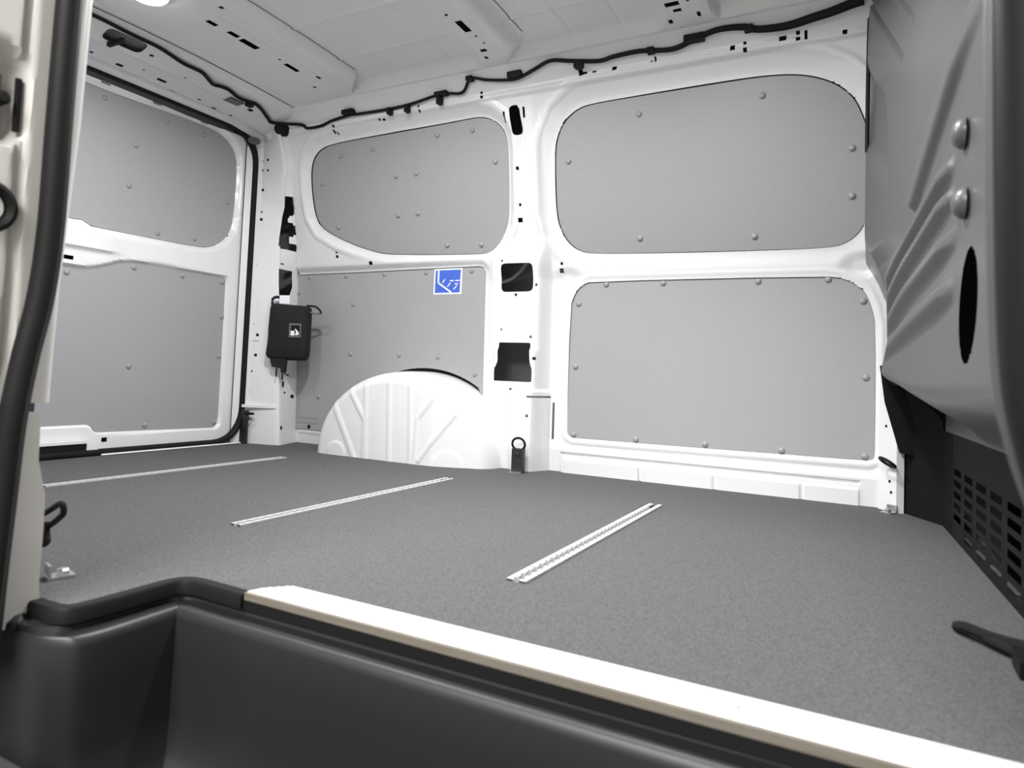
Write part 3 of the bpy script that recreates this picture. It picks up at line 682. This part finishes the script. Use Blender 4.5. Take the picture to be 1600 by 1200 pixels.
MB().box((-1.04, .40, -.40), (.33, .43, -.10)).make('outer_sill', 'plastic', well)
MB().lathe((-1.055, .538, -.03), (0, 0, 1), [(.020, 0), (.019, .010), (.010, .018), (0, .020)], 14).make('rubber_buffer', 'plastic', well, True)

# ------------------------------------------------------------------ cargo rails in the floor
def rail(xc, w_, label):
    r = empty('cargo_rail', (xc, 1.445, 0)); tag(r, label, 'cargo rail', 'cargo rails in the floor')
    y0, y1 = 1.03, 1.868; n = 34; p = (y1-y0)/n; hw = w_/2
    MB().box((xc-hw, y0, -.001), (xc+hw, y1, .0008)).make('slot_bed', 'slot', r)
    for s in (-1, 1):
        V = []; F = []; inner = []
        for i in range(n):
            a = y0+i*p
            for t, g in ((0, .30), (.28, .30), (.40, .52), (.60, .58), (.80, .52), (.92, .30)): inner.append((a+t*p, g))
        inner.append((y1, .30))
        for y, g in inner:
            V += [(xc+s*hw*(1-.0), y, .0005), (xc+s*hw, y, .0045), (xc+s*hw*g, y, .0045), (xc+s*hw*g, y, .0005)]
        for i in range(len(inner)-1):
            for k in range(3): F.append((i*4+k, i*4+k+1, i*4+k+5, i*4+k+4))
        mk('flange', V, F, 'alu', r)
    MB().box((xc-hw*.30, y1-.045, .0008), (xc+hw*.3, y1-.012, .003)).make('end_stop', 'rubber', r)
rail(-.522, .036, 'wide aluminium cargo rail in the floor nearest the bulkhead')
rail(-1.200, .030, 'middle aluminium cargo rail in the floor, in line with the wheel arch')
rail(-1.938, .028, 'rearmost aluminium cargo rail in the floor, nearest the tailgate')

# ------------------------------------------------------------------ lashing eyes
def lashing(at, d, label, lift=60, body=True, scale=1.):
    """at: foot on the floor, d: horizontal direction the eye faces"""
    r = empty('lashing_eye', at); tag(r, label, 'lashing eye', 'lashing eyes round the load floor')
    at = np.array(at, float); d = np.array(d, float); d /= np.linalg.norm(d); s = np.array([-d[1], d[0], 0]); u = np.array([0, 0, 1.])
    if body:
        MB().obox(at+u*.042*scale, s*.021*scale, d*.012, u*.042*scale).make('bracket', 'plastic', r)
        MB().lathe(at+u*.065*scale+d*.012, d, [(.009, 0), (.008, .004), (0, .006)], 10).make('bolt', 'plastic', r, True)
        MB().obox(at+u*.0025+d*.012, s*.020, d*.022, u*.0025).make('foot_plate', 'steel', r)
    pts = []
    c = at+u*.088*scale
    t = math.radians(lift); v = d*math.cos(t)+u*math.sin(t)
    for k in range(20):
        a = 2*math.pi*k/20; pts.append(c + s*.024*scale*math.cos(a) + v*(.022*scale*math.sin(a)+.012))
    MB().tube(pts, .0042, 8, True).make('ring', 'rubber', r, True)
    return r
lashing((-1.098, 2.150, .001), (.1, -1, 0), 'black lashing eye with raised ring at the foot of the door pillar', 80)
lashing((.052, 2.196, .046), (-1, -.5, 0), 'black lashing ring beside the corner trim of the bulkhead', 35, False)
r = empty('lashing_eye', (-1.15, .62, 0)); tag(r, 'black lashing hook beside the near left pillar', 'lashing eye', 'lashing eyes round the load floor')
MB().tube(spline([(-1.178,.625,.092),(-1.155,.625,.102),(-1.128,.625,.116),(-1.117,.625,.116),(-1.117,.627,.104),(-1.128,.628,.095),(-1.147,.628,.083),(-1.162,.628,.075)]), .0048, 8).make('ring', 'rubber', r, True)
MB().tube(spline([(-1.165,.628,.082),(-1.158,.625,.068),(-1.150,.622,.062),(-1.148,.62,.054),(-1.165,.615,.046),(-1.175,.61,.02)]), .0060, 8).make('hook', 'rubber', r, True)
MB().box((-1.20,.590,.0), (-1.158,.612,.085)).make('bracket', 'plastic', r)
lashing((-2.375, 2.080, .06), (.6, -1, 0), 'small lashing ring at the foot of the rear corner post', 10, False, .8)
r = empty('lashing_eye', (.15, 1.09, 0)); tag(r, 'blurred black lashing strap lying on the floor near the right edge', 'lashing eye', 'lashing eyes round the load floor')
MB().tube(spline([(.115,1.195,.008),(.125,1.175,.014),(.150,1.150,.014),(.185,1.128,.016),(.22,1.11,.02)]), .0085, 8).make('strap', 'rubber', r, True)
MB().tube(spline([(.135,1.165,.012),(.16,1.13,.010),(.19,1.10,.010),(.22,1.08,.012)]), .0065, 8).make('strap', 'rubber', r, True)
MB().box((.165, 1.045, 0), (.23, 1.10, .022)).make('foot_plate', 'rubber', r)
# zinc floor brackets
def fbracket(at, d, label):
    r = empty('floor_bracket', at); tag(r, label, 'bracket', 'zinc floor brackets')
    at = np.array(at, float); d = np.array(d, float); d /= np.linalg.norm(d); s = np.array([-d[1], d[0], 0]); u = np.array([0, 0, 1.])
    MB().obox(at+u*.002, d*.019, s*.014, u*.002).make('plate', 'steel', r)
    MB().obox(at+u*.012-d*.016, d*.002, s*.014, u*.010).make('upright', 'steel', r)
    MB().lathe(at+u*.004+d*.004, u, [(.010, 0), (.010, .007), (.007, .009), (0, .009)], 6).make('bolt', 'steel', r)
fbracket((-1.13, .635, .0005), (.3, 1, 0), 'small zinc bracket with bolt on the floor beside the near left pillar')
fbracket((.048, 2.192, .0005), (-.6, -1, 0), 'small zinc bracket with bolt on the floor at the bulkhead corner')

# ------------------------------------------------------------------ front pillar strip between wall and bulkhead
o = MB().prism([(.022, 2.262, -.01), (.066, 2.205, -.01), (.085, 2.215, -.01), (.085, 2.30, -.01), (.022, 2.30, -.01)], (0, 0, .40)).make('trim_2', 'white'); struct(o, 'narrow white post between the far wall and the bulkhead')
for z, dx in ((.085, .006), (.055, .010), (.24, -.004)):
    MB().lathe((.044+dx, 2.2335-dx*1.3, z), (-.79, -.61, 0), [(.0045, -.002), (.0045, .0008), (0, .0008)], 8).make('bolt_hole', 'rubber', o)

# ------------------------------------------------------------------ wiring harness along the cant rail
hp = [(-2.133,1.13,1.403),(-2.134,1.153,1.402),(-2.136,1.223,1.403),(-2.14,1.32,1.402),(-2.14,1.41,1.402),(-2.155,1.507,1.395),(-2.156,1.554,1.395),(-2.159,1.595,1.394),(-2.189,1.658,1.386),(-2.182,1.688,1.387),(-2.18,1.725,1.387),(-2.195,1.779,1.382),(-2.191,1.825,1.381),(-2.184,1.85,1.382),(-2.195,1.892,1.378),(-2.228,1.957,1.369),(-2.238,1.997,1.363),(-2.127,2.044,1.356),(-2.097,2.051,1.34),(-2.025,2.05,1.338),(-1.951,2.045,1.35),(-1.864,2.042,1.357),(-1.816,2.043,1.356),(-1.689,2.045,1.354),(-1.565,2.043,1.356),(-1.412,2.031,1.367),(-1.327,2.038,1.361),(-1.273,2.005,1.39),(-1.213,2.016,1.38),(-1.141,2.026,1.371),(-1.091,2.027,1.37),(-1.023,2.013,1.383),(-0.958,2.0,1.395),(-0.892,2.009,1.386),(-0.796,2.023,1.374),(-0.741,2.019,1.377),(-0.656,2.019,1.378),(-0.557,2.028,1.369),(-0.486,2.016,1.38),(-0.418,2.005,1.39),(-0.345,2.009,1.386),(-0.302,2.021,1.376),(-0.225,2.025,1.372),(-0.157,2.019,1.378),(-0.108,2.013,1.382),(-0.061,2.006,1.389),(-0.03,2.003,1.392)]
hs = empty('wiring_harness', (-1.1, 2.04, 1.36)); tag(hs, 'black wiring harness clipped along the roof edge', 'wiring harness')
hq = spline(hp, 6); rr = [float(np.interp(p[0], [-2.3, -2.0, -1.2, -.9, -.4, -.2, 0], [.0075, .0058, .0055, .0068, .0090, .012, .014])) for p in hq]
MB().tube(hq, rr, 8).make('cable', 'rubber', hs, True)
MB().lathe((-2.235, 2.045, 1.352), (.3, -.55, -.8), [(.034, -.01), (.034, .006), (.026, .014), (0, .016)], 14).make('cable_grommet', 'rubber', hs, True)
for x, y, z, w_, h_ in ((-1.656,2.040,1.344,.007,.016),(-1.573,2.040,1.343,.007,.018),(-1.423,2.036,1.350,.008,.018),(-1.411,2.029,1.368,.026,.009),(-1.856,2.030,1.367,.028,.010),(-1.10,2.018,1.382,.026,.012),(-.863,2.018,1.374,.014,.013),(-1.273,2.002,1.390,.012,.009),(-.622,2.022,1.376,.011,.010),(-.485,2.012,1.384,.030,.013),(-.328,2.014,1.382,.012,.010),(-2.195,1.835,1.376,.012,.010)):
    MB().box((x-w_, y-.012, z-h_/1.0), (x+w_, y+.012, z+h_*.6)).make('cable_clip', 'rubber', hs)

# ------------------------------------------------------------------ black pouch hanging on the rear corner post
ex = np.array([.93, .37, 0])*.76; ey = np.array([.37, -.93, 0]); ez = np.array([0, 0, 1.])
bc = np.array([-2.228, 2.135, .368])
pouch = empty('tool_pouch', bc); tag(pouch, 'black fabric pouch with a small badge hanging on the rear corner post', 'pouch')
def pouch_body():
    out = rnd_poly([(-.120,.012),(-.085,.0),(.105,.0),(.122,.03),(.122,.235),(-.108,.245),(-.112,.11)], .022, 4)
    V = []; n = len(out); lv = [(-.028, .97), (-.020, 1.0), (.006, 1.0), (.020, .965), (.028, .86), (.032, .5)]
    c = np.array([0, .12])
    for d, s in lv:
        for p in out:
            q = c+(np.array(p)-c)*s; V.append(bc+ex*q[0]+ez*q[1]+ey*(d+.004*math.sin(q[0]*45)*math.cos(q[1]*38)))
    F = [tuple(range(n))] + [(i*n+k, (i+1)*n+k, (i+1)*n+(k+1) % n, i*n+(k+1) % n) for i in range(len(lv)-1) for k in range(n)] + [tuple((len(lv)-1)*n+k for k in range(n))[::-1]]
    return V, F
V, F = pouch_body(); pb = mk('pouch_body', V, F, 'fabric', pouch); shade(pb, 60)
MB().obox(bc+ex*.058+ez*.128+ey*.034, ex*.035, ez*.030, ey*.0015).make('badge', 'grommet', pouch)
MB().obox(bc+ex*.060+ez*.128+ey*.0362, ex*.026, ez*.022, ey*.0008).make('badge_print', 'rubber', pouch)
MB().obox(bc+ex*.046+ez*.116+ey*.0375, ex*.011, ez*.010, ey*.0006).make('badge_mark', 'paper', pouch)
MB().prism([bc+ex*a+ez*b+ey*.0375 for a, b in ((.060,.108),(.082,.108),(.082,.120),(.072,.128),(.060,.136),(.060,.130),(.068,.122))], ey*.0008).make('badge_mark', 'paper', pouch)
MB().obox(bc+ex*-.030+ez*.262+ey*.004, ex*.030, ez*.018, ey*.003).make('hanging_tab', 'paper', pouch)
MB().tube(spline([bc+ex*-.10+ez*.22, bc+ex*-.105+ez*.262, bc+ex*-.07+ez*.272, bc+ex*-.02+ez*.250]), .006, 8).make('strap', 'fabric', pouch, True)
MB().tube(spline([bc+ex*.10+ez*.238, bc+ex*.15+ez*.235, bc+ex*.178+ez*.220, bc+ex*.186+ez*.205]), .0045, 8).make('strap', 'fabric', pouch, True)
MB().tube(spline([bc+ex*.115+ez*.212, bc+ex*.15+ez*.205, bc+ex*.19+ez*.207]), .0035, 8).make('strap', 'grommet', pouch, True)
MB().prism([bc+ex*a+ez*b for a, b in ((-.09,.02),(.005,.02),(.0,-.05),(-.02,-.055),(-.025,-.036),(-.075,-.03),(-.085,-.01))], ey*.020).make('bottom_flap', 'fabric', pouch)
for a, l in ((-.055, .07), (-.018, .085), (-.004, .062)):
    MB().tube([bc+ex*a+ez*-.01+ey*.01, bc+ex*(a+.004)+ez*-l*.6+ey*.012, bc+ex*a+ez*-l+ey*.008], .0035, 6).make('strap_end', 'fabric', pouch)

# ------------------------------------------------------------------ blue sticker
SY = LY-.0006
sk = empty('sticker', (-1.51, LY, .658)); tag(sk, 'small square blue sticker with white lines on the grey board', 'sticker')
A0 = np.array([-1.578, .657]); W_, H_ = .134, .104
sp_ = lambda u, v, d=0: (A0[0]+W_*u, SY-d, A0[1]+H_*v)
def decal(name, poly, material, d): MB().prism([sp_(u, v, d) for u, v in poly], (0, .0005, 0)).make(name, material, sk)
decal('border', [(0,0),(1,0),(1,1),(0,1)], 'paper', 0)
decal('field', [(.05,.06),(.94,.06),(.95,.94),(.055,.94)], 'blue', .0006)
def stroke(a, b, w__=.022):
    a = np.array(a); b = np.array(b); t = b-a; t /= np.linalg.norm(t); n_ = np.array([-t[1], t[0]])*w__
    decal('white_line', [tuple(a-n_), tuple(b-n_), tuple(b+n_), tuple(a+n_)], 'paper', .0012)
stroke((.165,.94), (.165,.44), .028); stroke((.150,.46), (.64,.07), .030); stroke((.31,.44), (.40,.58), .018); stroke((.50,.30), (.60,.44), .018)
stroke((.58,.52), (.72,.52)); stroke((.77,.52), (.93,.52)); stroke((.76,.39), (.87,.39)); stroke((.72,.18), (.83,.32), .018)

# ------------------------------------------------------------------ interior lamps on the roof
def lamp(x, y, power, label):
    z = float(roof_z(x, y))
    r = empty('cargo_lamp', (x, y, z-.018)); tag(r, label, 'lamp', 'round cargo lamps on the roof')
    MB().lathe((x, y, z+.002), (0, 0, -1), [(.062, 0), (.062, .008), (.054, .012), (.050, .008)], 24).make('housing', 'white', r, True)
    MB().lathe((x, y, z+.002), (0, 0, -1), [(.052, .006), (.048, .018), (.030, .026), (0, .029)], 24).make('lens', 'led', r, True)
    a_ = area('lamp_light', (x, y, z-.034), (x, y, 0), .11, power, (1, 1, 1)); a_.parent = r; a_.location = (0, 0, -.016)
lamp(-1.27, 1.30, 16, 'round cargo lamp on the roof skin between the cross members')
lamp(-.45, 1.30, 14, 'round cargo lamp on the front roof cross member')
lamp(-1.885, 1.195, 4, 'round cargo lamp on the rear roof cross member')
